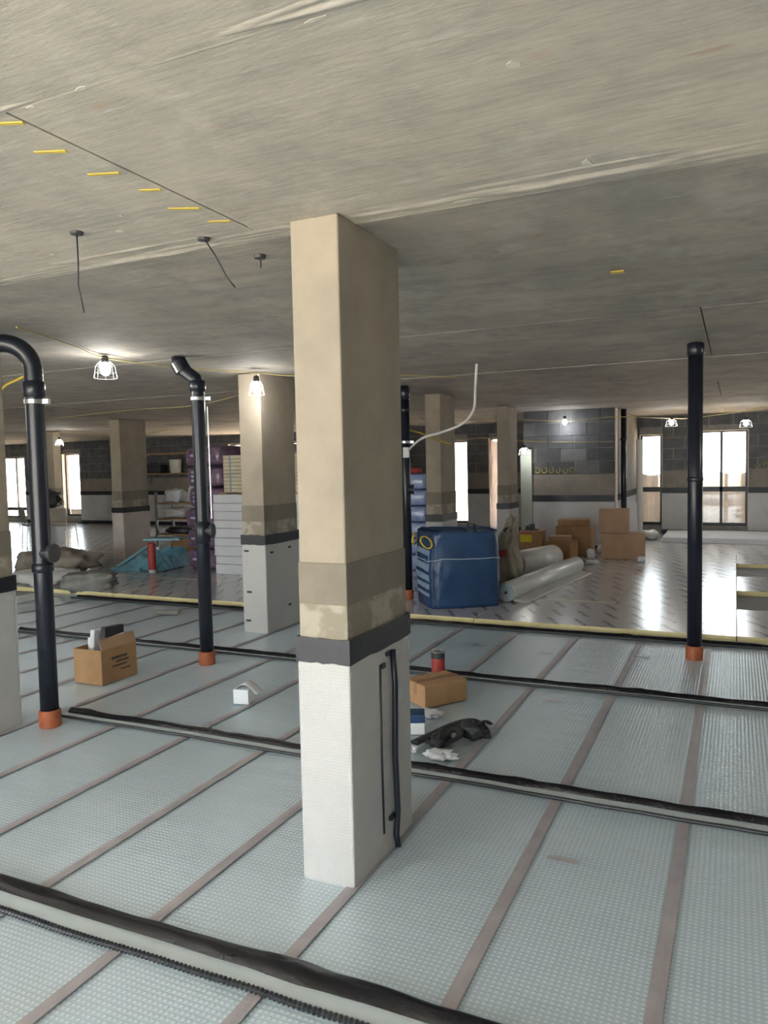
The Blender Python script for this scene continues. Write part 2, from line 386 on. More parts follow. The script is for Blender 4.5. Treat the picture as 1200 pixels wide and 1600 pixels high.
MB().obox((-.52, 3.82, ZC - .011), (.06, .05, .004), 0).build('paint_mark', M['yellow_paint'], ceil)

# ------------------------------------------------------------------ walls
def wall_run(name, label, x0, x1, y, openings, blk, extra=()):
    """wall with its visible face at y facing -Y; openings are (xa, xb, za, zb)"""
    T = .28
    w = MB()
    ev = sorted({x0, x1, *[o[0] for o in openings], *[o[1] for o in openings]})
    for a, b in zip(ev, ev[1:]):
        o = next((o for o in openings if o[0] <= a + 1e-6 and o[1] >= b - 1e-6), None)
        if o is None: w.box(a, b, y + .02, y + T, -.3, 2.6)
        else: w.box(a, b, y + .02, y + T, -.3, o[2]); w.box(a, b, y + .02, y + T, o[3], 2.6)
    root = tag(w.build(name, M['mortar']), label, kind='structure')
    solid = []
    for a, b in zip(ev, ev[1:]):
        if not any(o[0] <= a + 1e-6 and o[1] >= b - 1e-6 for o in openings): solid.append((a, b))
    # block courses above 1.37
    h = .225
    for ci in range(6):
        za = 1.38 + ci * h; zb = min(za + h - .012, 2.50)
        if zb - za < .03: break
        x = x0 - (.225 if ci % 2 else 0)
        while x < x1:
            segs = [(max(x, x0), min(x + .44, x1))]
            for o in openings:
                if o[2] < zb - .06 and o[3] > za + .06:
                    ns = []
                    for (a, b) in segs:
                        if o[0] > a: ns.append((a, min(b, o[0])))
                        if o[1] < b: ns.append((max(a, o[1]), b))
                    segs = ns
            for (a, b) in segs:
                if b - a > .05:
                    p = random.uniform(-.004, .004)
                    box(a + .005, b - .005, y + p, y + .06, za, zb).build('block', blk if random.random() < .8 else M['block'], root)
            x += .45
    for (a, b) in solid:
        if b - a < .03: continue
        box(a, b, y - .012, y + .03, 1.01, 1.37).build('render_band', M['beige'], root)
        box(a, b, y - .035, y + .03, .90, 1.01).build('damp_proof_tape', M['black_tape'], root)
        n = max(1, round((b - a) / 1.2)); s = (b - a) / n
        for k in range(n):
            box(a + k * s + .003, a + (k + 1) * s - .003, y - .03, y + .03, .14, .895).build('cladding_panel', M['wall_clad'], root)
        box(a, b, y - .035, y + .03, 0.0, .14).build('base_tape', M['black_tape'], root)
    return root
YB = 16.8
OPEN = [(-21.7, -20.2, .18, 2.10), (-18.58, -17.87, .25, 2.14), (-12.4, -10.2, .20, 2.25), (-6.15, -5.66, .20, 2.13), (-5.14, -4.62, .05, 2.17), (-1.84, -1.40, .22, 2.12), (-.66, .22, .22, 2.16), (2.2, 3.4, .22, 2.16)]
back = wall_run('wall_back', 'far block wall with window openings and pale lower cladding', -23, 6, YB, OPEN, M['block'])
mid = wall_run('wall_middle', 'dark block wall section standing forward of the far wall', -3.46, -1.88, 13.4, [], M['block_dark'])
rt = box(-1.91, -1.885, 13.70, YB, -.1, 2.6).build('return_face', M['beige'], mid)
box(-3.46, -1.91, 13.70, YB, -.1, 2.6).build('core', M['slab'], mid)
box(-1.89, -1.86, 13.42, 13.62, 0, 2.5).build('warm_lit_corner', M['warm_lit_board'], mid)  # strip coloured pinkish for the warm lit edge of the corner
box(-1.884, -1.86, 13.7, YB - .04, .9, 1.01).build('damp_proof_tape', M['black_tape'], mid)
box(-1.884, -1.865, 13.7, YB - .04, .1, .895).build('cladding_panel', M['wall_clad'], mid)
tag(box(5.98, 6.2, -3.6, 17.1, -.3, 2.9).build('wall_right', M['slab']), 'plain concrete side wall', kind='structure')
tag(box(-23.2, -22.98, -3.6, 17.1, -.3, 2.9).build('wall_left', M['slab']), 'plain concrete side wall at the far left', kind='structure')
# near side: wide openings between piers let the daylight in behind the viewer
NB = [(-9.0, -6.6), (-5.6, -3.2), (-2.2, .2)]
w = MB()
e = [-23] + [x for p in NB for x in p] + [6]
for a, b in zip(e[::2], e[1::2]): w.box(a, b, -3.9, -3.6, -.3, 2.9)
for a, b in NB: w.box(a, b, -3.9, -3.6, -.3, .1); w.box(a, b, -3.9, -3.6, 2.45, 2.9)
tag(w.build('wall_front', M['slab']), 'concrete piers and wide openings behind the viewer', kind='structure')
for a, b in NB: portal(a, b, -3.75, .1, 2.45, -1)
tag(box(-80, 80, 17.1, 70, -.5, -.15).build('ground_far', M['sand']), 'sunlit sandy ground outside the far windows', kind='structure')
tag(box(-80, 80, -60, -3.9, -.5, -.15).build('ground_near', M['yard']), 'sunlit pale yard outside the near openings', kind='structure')

def spray(parent, x, z, y, w, h, loops):
    for k in range(loops):
        cx = x + w * (k + .5) / loops; r1 = w / loops * random.uniform(.25, .42); r2 = h * random.uniform(.35, .5); a0 = random.uniform(0, 6); sp_ = random.uniform(3.5, 6.2)
        MB().tube([(cx + r1 * math.cos(a0 + sp_ * t / 14), y, z + r2 * math.sin(a0 + sp_ * t / 14)) for t in range(15)], .010, 5).build('spray_mark', M['spray'], parent)
spray(mid, -3.27, 1.45, 13.399, .74, .12, 6)
spray(back, .30, 1.45, YB - .001, .35, .12, 2)

# windows
def window(n, o, mull=(), transom=None, film=None, label=''):
    xa, xb, za, zb = o
    root = tag(thing('window_%d' % n, None, None, (xa, YB + .1, za)), label, kind='structure')
    w, h = xb - xa, zb - za; t = .045
    f = MB(); f.box(0, t, 0, .07, 0, h); f.box(w - t, w, 0, .07, 0, h); f.box(t, w - t, 0, .07, 0, .06); f.box(t, w - t, 0, .07, h - .035, h)
    f.build('window_frame', M['frame'], root)
    xs = [t] + list(mull) + [w - t]
    for m_ in mull: box(m_ - .025, m_ + .025, .005, .065, .06, h - .035).build('mullion', M['frame'], root)
    if transom: box(t, w - t, .005, .065, transom - .05, transom + .05).build('transom', M['frame'], root)
    zs = [.06] + ([transom] if transom else []) + [h - .035]
    for a, b in zip(xs, xs[1:]):
        for c, d in zip(zs, zs[1:]):
            box(a, b, .03, .036, c, d).build('pane', M['glass'], root)
    rv = MB(); rv.box(-.012, .004, -.12, .18, 0, h); rv.box(w - .004, w + .012, -.12, .18, 0, h); rv.box(0, w, -.12, .18, h - .004, h + .012)
    rv.build('reveal', M['reveal'], root)
    if film:
        FY = -.03 if n == 4 else .12
        for (a, b, c, d, mk) in film:
            m = MB(); ph = random.random() * 20
            m.grid(lambda u, v: (a + (b - a) * u, FY + .03 * noise.noise(Vector((u * 3, v * 5, ph))), c + (d - c) * v + (.05 * math.sin(u * PI) * -1 if v > .99 else 0)), 14, 18)
            m.build('polythene_film', M[mk], root, smooth=True)
    portal(xa, xb, YB + .26, za, zb, 1)
    return root
window(1, OPEN[5], (), .75, [(.0, .44, .0, 1.10, 'film')], 'narrow window with film over its lower panes beside the forward wall')
window(2, OPEN[6], (.39,), .75, [(.0, .40, .0, 1.12, 'film'), (.38, .88, .0, 1.10, 'film')], 'two light window with film over its lower half at far right')
window(8, OPEN[2], (.7, 1.5), None, None, 'wide window mostly hidden behind the stacked packs')
window(3, OPEN[3], (), None, None, 'narrow bright window opening behind the big blue bag')
window(4, OPEN[4], (), None, [(.02, .50, .02, 2.08, 'film_pink')], 'narrow window hung with pinkish film from top to bottom')
window(5, OPEN[1], (), None, [(.02, .69, .02, .22, 'film')], 'bright doorway sized window near the far left')
window(6, OPEN[0], (.42, .98), .28, None, 'glazed doors at the far left edge')
window(7, OPEN[7], (.6,), .75, None, 'two light window out past the right edge')

# ------------------------------------------------------------------ columns
def column(x0, x1, y0, y1, label, slab_z, clad='clad', extra=None, concrete='concrete'):
    root = thing('concrete_column', label, 'column', ((x0 + x1) / 2, (y0 + y1) / 2, 0), 0, 'concrete columns')
    a, b = (x1 - x0) / 2, (y1 - y0) / 2
    box(-a, a, -b, b, .9, slab_z).build('shaft', M[concrete], root, bevel=.006)
    box(-a - .004, a + .004, -b - .004, b + .004, 1.08, 1.24).build('damp_band', M['damp'], root, bevel=.004)
    box(-a - .0035, a + .0035, -b - .0035, b + .0035, .95, 1.085).build('slurry_band', M['slurry'], root, bevel=.004)
    m = MB(); n = 40; per = [(-a, -b), (a, -b), (a, b), (-a, b)]
    def ring(u):
        k = u * 4 % 4; i = int(k) % 4; t = k - int(k); p, q = per[i], per[(i + 1) % 4]
        return p[0] + (q[0] - p[0]) * t, p[1] + (q[1] - p[1]) * t
    def fn(u, v):
        x, y = ring(u); s = 1 + .016 / max(a, .05); sy = 1 + .016 / b
        z = (.86 if v < .5 else .955) + .006 * noise.noise(Vector((u * 25, v * 3, x0)))
        bul = .0 if v in (0, 1) else .002
        return (x * s, y * sy, z if v in (0, 1) else (.86 + .095 * v))
    m.grid(fn, 40, 4, wrap=True); m.build('tape_band', M['black_tape'], root)
    # pale cladding boards on four sides
    t = .012
    for nm, q in (('f', (-a - t, a + t, -b - t, -b)), ('b', (-a - t, a + t, b, b + t)), ('l', (-a - t, -a, -b, b)), ('r', (a, a + t, -b, b))):
        box(q[0], q[1], q[2], q[3], .0, .885).build('cladding_board', M[clad], root, bevel=.008)
    return root
c1 = column(-1.505, -1.305, 2.457, 3.0, 'tall concrete column in the foreground with white clad base and black cable', ZC)
# conduit up the side of the foreground column, local coordinates about (-1.405, 2.7285)
MB().tube([(.125, .075, .84), (.132, .078, .7), (.128, .074, .4), (.133, .078, .16), (.128, .070, .06), (.14, .06, .012)], .013, 10).build('black_cable', M['soil_pipe'], c1, smooth=True)
MB().tube([(.113, -.025, .80), (.114, -.028, .45), (.113, -.02, .1)], .006, 8).build('grey_cable', M['conduit'], c1, smooth=True)
for z in (.83, .14): MB().obox((.117, .06, z), (.018, .06, .018)).build('cable_clip', M['soil_pipe'], c1, bevel=.003)
MB().obox((.115, .0, .79), (.012, .03, .02)).build('cable_clip', M['dark'], c1)
c2 = column(-4.34, -4.09, 6.06, 6.65, 'concrete column lit by a lamp at its top with white boards behind', ZC - .01)
for (x, y, z) in ((.138, -.2, .78), (.138, .1, .22), (.138, .12, .80), (-.08, -.31, .80), (-.08, -.31, .12), (-.06, -.31, .40)):
    MB().obox((x, y, z), (.008, .05, .02) if x > .1 else (.05, .008, .018)).build('fixing_plate', M['dark'], c2)
column(-4.36, -4.13, 2.75, 3.30, 'concrete column cut off by the left edge beside the bent black pipe', ZC - .01)
column(-10.0, -9.77, 10.1, 10.75, 'concrete column with warm lit side standing left of the shelving', ZC - .012, 'warm_lit_board')  # cladding tint stands in for warm light on its side
column(-3.63, -3.42, 9.1, 9.65, 'concrete column rising directly behind the big blue bag', ZC - .012)
column(-3.46, -3.28, 11.75, 12.30, 'concrete column rising behind the pile of open brown boxes', ZC - .012)
column(-14.1, -13.75, 12.2, 12.4, 'distant concrete column behind the pale chair at far left', ZC - .012)

# ------------------------------------------------------------------ soil pipes
def pipe_base(root):
    MB().lathe([(.062, 0), (.066, .01), (.066, .10), (.060, .112)], n=24).build('orange_socket', M['orange'], root, smooth=False)
def collar(root, z, r=.064, h=.05, name='socket_collar'):
    MB().lathe([(.054, z), (r, z + .008), (r, z + h - .008), (.054, z + h)], n=24).build(name, M['soil_pipe'], root, smooth=True)
def bracket(root, z, ang):
    o = MB().lathe([(.058, z), (.061, z + .002), (.061, z + .026), (.058, z + .028)], n=24).build('pipe_clip', M['steel'], root)
    c, s = math.cos(ang), math.sin(ang)
    MB().obox((c * .075, s * .075, z + .014), (.045, .03, .028), ang).build('clip_bolt', M['steel'], o)
def access(root, z, ang):
    c, s = math.cos(ang), math.sin(ang)
    MB().tube([(0, 0, z), (c * .075, s * .075, z)], .052, 20).build('access_branch', M['soil_pipe'], root, smooth=False)
    MB().tube([(c * .07, s * .07, z), (c * .092, s * .092, z)], .058, 20).build('access_cap', M['dark'], root)
def arc(c, r, a0, a1, ux, uz, n=12):
    return [Vector(c) + Vector(ux) * (math.cos(a0 + (a1 - a0) * k / n) * r) + Vector(uz) * (math.sin(a0 + (a1 - a0) * k / n) * r) for k in range(n + 1)]
GP = 'black soil pipes'
pa = thing('soil_pipe', 'black soil pipe at left that bends over at its top', 'pipe', (-3.91, 3.345, 0), 0, GP)
r = .17; R3 = Vector((-.86, -.5, 0)).normalized()
path = [(0, 0, .1), (0, 0, 1.0), (0, 0, 2.22)] + [tuple(Vector((0, 0, 2.22)) + R3 * (r - r * math.cos(t * PI / 2 / 12)) + Vector((0, 0, 1)) * r * math.sin(t * PI / 2 / 12)) for t in range(1, 13)] + [tuple(R3 * (r + 1.3) + Vector((0, 0, 2.39)))]
MB().tube(path, .055, 24).build('pipe', M['soil_pipe'], pa, smooth=True)
pipe_base(pa); collar(pa, 2.06, h=.10); collar(pa, .98, h=.06); access(pa, 1.10, math.radians(10)); bracket(pa, 2.02, .3)
MB().tube([tuple(R3 * (r + .25) + Vector((0, 0, 2.39))), tuple(R3 * (r + .25) + Vector((0, 0, 2.50)))], .008, 8).build('hanger_rod', M['steel'], pa)
pb = thing('soil_pipe', 'black soil pipe with a cranked top standing left of the lit column', 'pipe', (-3.923, 4.927, 0), 0, GP)
cr = Vector((-.14, -.05, 0))
path = [(0, 0, .1), (0, 0, 1.2), (0, 0, 2.26), (-.012, -.004, 2.32), tuple(cr * .8 + Vector((0, 0, 2.40))), tuple(cr + Vector((0, 0, 2.45))), tuple(cr + Vector((0, 0, 2.50)))]
MB().tube(path, .055, 24).build('pipe', M['soil_pipe'], pb, smooth=True)
pipe_base(pb); collar(pb, 2.22, .066, .09); access(pb, 1.10, .35); collar(pb, 1.0, h=.18); bracket(pb, 2.15, .3)
MB().tube([tuple(cr * .75 + Vector((0, 0, 2.385))), tuple(cr * 1.02 + Vector((0, 0, 2.46)))], .068, 20).build('bend_collar', M['soil_pipe'], pb)
MB().tube([(.075, .02, 2.1), (.08, .02, 1.2)], .006, 6).build('earth_wire', M['steel'], pb)
pc = thing('soil_pipe', 'straight black soil pipe from orange socket to soffit at right', 'pipe', (-.291, 6.444, 0), 0, GP)
MB().tube([(0, 0, .1), (0, 0, 2.5)], .055, 24).build('pipe', M['soil_pipe'], pc, smooth=True)
pipe_base(pc); collar(pc, 2.40, .064, .10); collar(pc, 1.42, .060, .04)
pd_ = thing('soil_pipe', 'black soil pipe half hidden behind the foreground column beside blue bag', 'pipe', (-3.44, 8.0, .045), 0, GP)
MB().tube([(0, 0, .1), (0, 0, 2.45)], .055, 24).build('pipe', M['soil_pipe'], pd_, smooth=True)
pipe_base(pd_); collar(pd_, 2.30, .07, .14); access(pd_, 1.27, .4); collar(pd_, 2.15, .064, .06); bracket(pd_, 1.80, .3)

pe = thing('soil_pipe', 'dark vertical pipe in the corner between forward wall and window', 'pipe', (-1.80, 13.95, .045), 0, GP)
MB().tube([(0, 0, .0), (0, 0, 2.45)], .05, 16).build('pipe', M['soil_pipe'], pe, smooth=True); collar(pe, 1.9)

# ------------------------------------------------------------------ taped service runs across the floor
def run(y, x0, x1, label, fine, wid=.055, crumple=()):
    root = thing('service_run', label, 'cable run', (0, y, 0), 0, 'taped service runs across the floor')
    ph = y * 7
    wig = lambda x: .016 * noise.noise(Vector((x * .9, ph, 0))) + .006 * noise.noise(Vector((x * 4, ph, 3)))
    n = int((x1 - x0) * 26)
    def tape(u, v):
        x = x0 + (x1 - x0) * u; w = wid * (1 + .25 * noise.noise(Vector((x * 2.2, ph, 5))))
        for cx in crumple: w *= 1 + .18 * math.exp(-((x - cx) / .06) ** 2)
        hgt = .026 * math.sin(PI * v) ** .7 * (1 + .3 * noise.noise(Vector((x * 6, v * 3, ph))))
        for cx in crumple: hgt += .012 * math.exp(-((x - cx) / .05) ** 2) * (.5 + noise.noise(Vector((x * 40, v * 9, ph))))* math.sin(PI * v)
        return (x, wig(x) + (v - .5) * w, .008 + hgt)
    MB().grid(tape, n, 8).build('black_tape', M['gloss_tape'], root, smooth=True)
    def pale(u, v):
        x = x0 + (x1 - x0) * u
        return (x, wig(x) - wid * .40 - .070 + .070 * v, .0085 + .004 * math.sin(PI * v) ** .5)
    MB().grid(pale, n, 6).build('foam_strip', M['pale_foam'], root, smooth=True)
    p, rr = [], []
    step = .0085 if fine else .03
    k = 0; x = x0
    while x < x1:
        p.append((x, wig(x) - wid * .5 - .086 + .02 * noise.noise(Vector((x * 1.1, ph, 9))), .017)); rr.append((.013 if k % 2 else .0075) if fine else .0095); k += 1; x += step
    MB().tube(p, rr, 8).build('corrugated_conduit', M['conduit'], root, smooth=not fine)
run(1.95, -3.9, .6, 'nearest taped black run with ribbed conduit across the bottom left', True, .085, (-1.32, -1.22))
run(3.60, -4.0, 1.6, 'second taped black run meeting the foreground column from both sides', False, .055, (-1.42, -3.85, -.95))
run(5.34, -6.6, 2.2, 'third taped black run passing behind the small closed box', False, .05, (-.6, -3.8))
run(7.02, -7.6, 2.4, 'farthest taped black run along the yellow edged boards', False, .05, (-.9, -.3))

# ------------------------------------------------------------------ festoon lamps and cables
def lamp(loc, label, power, r=.06, cage=True, tilt=0, hang=.12, cold=False):
    root = thing('festoon_lamp', label, 'lamp', loc, 0, 'site festoon lamps')
    root.rotation_euler.x = tilt
    MB().lathe([(.012, .10), (.026, .095), (.028, .05), (.020, .045)], n=14).build('lamp_holder', M['dark'], root, smooth=True)
    MB().lathe([(.004, -.058), (.026, -.048), (.042, -.015), (.038, .02), (.02, .046)], n=16).build('bulb', M['bulb'], root, smooth=True)
    if cage:
        g = MB()
        for k in range(8):
            a = 2 * PI * k / 8; c, s = math.cos(a), math.sin(a)
            g.tube([(c * .03, s * .03, .06), (c * r * .95, s * r * .95, .02), (c * r * 1.15, s * r * 1.15, -.075)], .0016, 4)
        for z, q in ((.02, .95), (-.03, 1.06), (-.075, 1.15)):
            g.tube([(math.cos(t) * r * q, math.sin(t) * r * q, z) for t in [2 * PI * j / 16 for j in range(17)]], .0016, 4, caps=False)
        g.build('wire_guard', M['steel'], root)
    MB().tube([(0, 0, .095), (.004, 0, .095 + hang)], .004, 6).build('lamp_lead', M['cable_y'], root)
    d = bpy.data.lights.new('bulb_light', 'POINT'); d.energy = power; d.shadow_soft_size = .05; d.color = (1, .97, .93) if not cold else (.92, .95, 1)
    o = bpy.data.objects.new('bulb_light', d); C.objects.link(o); o.parent = root; o.location = (0, 0, -.10)
    return root
lamp((-4.47, 4.5, 2.40), 'caged lamp hanging on yellow cable between the two left pipes', 10, .075, hang=.0)
lamp((-3.98, 5.84, 2.34), 'caged lamp glowing against the top of the lit column', 9, .06, hang=.02)
lamp((-13.0, 11.7, 2.24), 'lamp at far left in front of the distant column', 9, .07, hang=.15)
lamp((-3.34, 13.0, 1.80), 'low hung caged lamp beside the pale green board', 4.5, .085, hang=.12)
lamp((-2.68, 13.2, 2.28), 'bare bright lamp on the dark forward wall', 8, .06, cage=False, cold=True, hang=.05)
lamp((-1.05, 14.5, 2.26), 'caged lamp above the narrow window with covered lower panes', 8, .085, hang=.04)
lamp((.15, 14.5, 2.20), 'caged lamp at the top right corner of the wide window', 8, .085, hang=.12)
for (x, y, p, lab) in ((-3.1, -.6, 40, 'added fill lamp behind the viewer, left of the pair'), (-1.0, -.9, 34, 'added fill lamp behind the viewer, right of the pair'), (-5.7, 1.2, 34, 'added fill lamp left of the view near the cut off column'), (-8.4, 3.6, 30, 'added fill lamp left of the view farther along'), (1.3, 2.6, 9, 'added fill lamp right of the view nearest the viewer'), (1.5, 6.6, 16, 'added fill lamp right of the view beyond the straight pipe'), (1.8, 11.0, 26, 'added fill lamp right of the view near the far windows')):  # unseen lamps added as fill to brighten the near floor and column
    lamp((x, y, 2.33), lab, p, .075, hang=.08)
def cable(name, pts, r, mat_, label, cat='cable', n=6, sub=8):
    P = [Vector(p) for p in pts]; out = []
    for i in range(len(P) - 1):
        p0, p1, p2, p3 = P[max(i - 1, 0)], P[i], P[i + 1], P[min(i + 2, len(P) - 1)]
        for k in range(sub):
            t = k / sub
            out.append(.5 * ((2 * p1) + (p2 - p0) * t + (2 * p0 - 5 * p1 + 4 * p2 - p3) * t * t + (3 * p1 - p0 - 3 * p2 + p3) * t ** 3))
    out.append(P[-1])
    return tag(MB().tube(out, r, n).build(name, M[mat_], smooth=True), label, cat)
cable('festoon_cable', [(-3.98, 3.3, 2.487), (-4.25, 4.0, 2.485), (-4.47, 4.5, 2.482), (-4.36, 5.3, 2.48), (-3.98, 5.84, 2.47), (-3.77, 6.14, 2.455), (-3.2, 6.6, 2.47), (-2.6, 7.4, 2.488)], .006, 'cable_y', 'yellow lamp cable run along soffit past the lit column')
cable('festoon_cable', [(-10.5, 9.0, 2.46), (-7.97, 8.42, 2.47), (-6.5, 8.0, 2.43), (-5.44, 7.56, 2.47), (-4.42, 6.7, 2.48)], .006, 'cable_y', 'yellow cable sagging under the soffit left of the lit column')
cable('festoon_cable', [(-4.6, 13.1, 2.38), (-3.61, 13.15, 2.36), (-2.68, 13.2, 2.30), (-1.85, 13.25, 2.33), (-1.05, 14.5, 2.33), (-.72, 14.5, 2.32), (.15, 14.5, 2.40), (.49, 14.5, 2.44), (1.5, 14.4, 2.47)], .008, 'cable_y', 'yellow lamp cable strung along the top of the forward wall')
cable('festoon_cable', [(-5.3, 13.0, 2.48), (-4.7, 13.1, 2.07), (-4.08, 13.1, 2.05), (-3.34, 13.0, 1.97), (-2.6, 13.2, 1.93), (-1.9, 13.38, 1.92)], .008, 'cable_y', 'yellow cable strung across the middle of the forward wall')
cable('festoon_cable', [(-15.5, 12.9, 2.36), (-13.0, 11.7, 2.44), (-11.0, 11.5, 2.3), (-9.6, 11.3, 2.36)], .008, 'cable_y', 'yellow cable over the far left lamp')
cable('yellow_hose', [(-6.6, 5.2, 2.30), (-6.19, 4.96, 2.40), (-5.79, 4.79, 2.43), (-5.4, 4.7, 2.488)], .012, 'yellow_strap', 'short yellow hose under soffit at the left edge')
cable('yellow_hose', [(-3.50, 8.05, 2.02), (-3.40, 8.4, 1.97), (-3.36, 9.0, 1.88), (-3.40, 9.4, 1.86)], .012, 'yellow_strap', 'yellow hose between hidden pipe and the column behind blue bag')
cable('white_cable', [(-2.11, 6.56, 2.49), (-2.14, 6.6, 2.26), (-2.19, 6.7, 2.09), (-2.37, 6.9, 1.98), (-2.69, 7.2, 1.92), (-3.07, 7.6, 1.88), (-3.37, 7.93, 1.77)], .013, 'cable_w', 'white cable drooping from the soffit to the hidden pipe')
tag(MB().obox((-3.40, 7.925, 1.74), (.07, .03, .12), .6).build('socket_box', M['white'], bevel=.006), 'small white box on the hidden pipe at the end of white cable', 'socket')
# soffit boxes with hanging wires
for (x, y, lab, wire) in ((-2.28, 2.18, 'black soffit box with a straight wire, leftmost of three', [(0, 0, 0), (-.01, .01, -.12), (-.005, 0, -.2), (.0, .02, -.30)]),
                          (-1.91, 2.47, 'black soffit box with a slanting wire, middle of three', [(0, 0, 0), (.05, .01, -.08), (.09, .02, -.16), (.12, .03, -.20)]),
                          (-1.85, 2.77, 'black soffit box nearest the foreground column', [(0, 0, 0), (.004, 0, -.03), (0, .004, -.05)])):
    z = ZC - (.008 if y > 2.6 else 0)
    root = thing('soffit_box', lab, 'junction box', (x, y, z), 0, 'black boxes in the soffit')
    MB().lathe([(.014, -.012), (.024, -.010), (.026, 0.004)], n=14).build('box_rim', M['dark'], root)
    MB().tube(wire, .003, 6).build('wire', M['conduit'], root, smooth=True)

# ------------------------------------------------------------------ soft shapes
def blob(sx, sy, sz, seed, amp=.12, freq=4, nu=28, nv=14, e=.5, flat=0):
    def fn(u, v):
        a = 2 * PI * u; b = -PI / 2 + PI * v
        sg = lambda t, q: math.copysign(abs(t) ** q, t)
        p = Vector((sg(math.cos(a), e) * sg(math.cos(b), e), sg(math.sin(a), e) * sg(math.cos(b), e), sg(math.sin(b), e)))
        d = 1 + amp * noise.noise(p * freq * .4 + Vector((seed, 0, 0))) + amp * .5 * noise.noise(p * freq + Vector((0, seed, 0)))
        z = p.z * d
        return (p.x * d * sx, p.y * d * sy, max(0, (z + 1) * sz))
    return MB().grid(fn, nu, nv, wrap=True)

# ------------------------------------------------------------------ big blue bulk bag
ZB = .0475
bag = thing('bulk_bag', 'large blue woven bulk bag with yellow loops and pale print', 'bag', (-2.84, 8.02, ZB), .60)
HB = .82
def bag_pt(a, z, grow=0):
    sg = lambda t, q: math.copysign(abs(t) ** q, t)
    t = z / HB; e = .32 + .1 * t
    w = .40 * (1 + .03 * math.sin(PI * t)) + .012 * noise.noise(Vector((math.cos(a) * 2, math.sin(a) * 2, z * 3)))+ .012 * noise.noise(Vector((math.cos(a) * 6, math.sin(a) * 6, z * 9))) + grow
    return (sg(math.cos(a), e) * w, sg(math.sin(a), e) * w * .96, z + .03 * t * noise.noise(Vector((math.cos(a) * 2, math.sin(a) * 2, 8))))
m = MB(); m.grid(lambda u, v: bag_pt(2 * PI * u, HB * v), 72, 22, wrap=True)
m.build('bag_wall', M['blue_bag'], bag, smooth=True, solid=.006)
m = MB(); m.grid(lambda u, v: (bag_pt(2 * PI * u, HB)[0] * (1 - v), bag_pt(2 * PI * u, HB)[1] * (1 - v), bag_pt(2 * PI * u, HB)[2] - .02 - .05 * v * v + .03 * math.sin(u * 25) * v * (1 - v)), 48, 6, wrap=True)
m.build('folded_top', M['blue_bag'], bag, smooth=True)
a0, a1 = math.radians(215), math.radians(238)
def patch(aa, ab, za, zb, name, mt, grow=.007):
    m = MB(); m.grid(lambda u, v: bag_pt(aa + (ab - aa) * u, za + (zb - za) * v, grow), 12, 8); m.build(name, M[mt], bag, smooth=True)
A1, A2, A3 = math.radians(160), math.radians(212), math.radians(230)
patch(A1, A2, .40, .63, 'printed_panel', 'blue_print'); patch(A1 + .22, A2 - .10, .48, .57, 'print_mark', 'blue_bag', .010)
patch(A1, A2 - .05, .29, .36, 'printed_panel', 'blue_print'); patch(A1, A2 - .05, .20, .26, 'printed_panel', 'blue_print'); patch(A1 + .2, A2 - .05, .12, .16, 'printed_panel', 'blue_print')
patch(A3 - .02, A3 + .02, .02, .80, 'seam_band', 'strap', .008)
m = MB(); m.tube([bag_pt(math.radians(190 + 360 * k / 60), .50 + .03 * math.sin(k / 9), .010) for k in range(61)], .004, 5); m.build('tie_string', M['pale_foam'], bag, smooth=True)
for (ang, dzz) in ((205, 0), (150, -.02)):
    c = Vector(bag_pt(math.radians(ang), .72 + dzz, .03)); tx = Vector((-math.sin(math.radians(ang)), math.cos(math.radians(ang)), 0))
    m = MB(); m.tube([tuple(c + tx * (.10 * math.cos(t)) + Vector((0, 0, .06 * math.sin(t) - .02 * math.cos(t)))) for t in [2 * PI * k / 20 for k in range(21)]], .014, 8, flat=.5)
    m.build('lifting_loop', M['yellow_strap'], bag, smooth=True)
MB().tube([(.05, -.2, .76), (.08, -.2, .90), (.16, -.18, .88), (.17, -.18, .74)], .03, 8, flat=.3).build('bag_flap', M['dark'], bag, smooth=True)

# blue wrapped pallet behind the bag
wp = thing('wrapped_pallet', 'tall stack in shiny blue film behind the hidden pipe', 'pallet', (-4.35, 10.45, ZB), 0)
for k in range(6):
    blob(.27, .24, .116, 3 + k, .03, 5, 32, 10, .25).build('wrapped_pack', M['blue_wrap'], wp, smooth=True, loc=(random.uniform(-.01, .01), 0, k * .238))
MB().lathe([(.10, 1.43), (.11, 1.45), (.09, 1.50)], n=16).build('red_cap', M['red'], wp)
for k in range(3): box(-.26 + .2 * k, -.14 + .2 * k, -.24, .24, 0, .012).build('pallet_slat', M['timber'], wp)

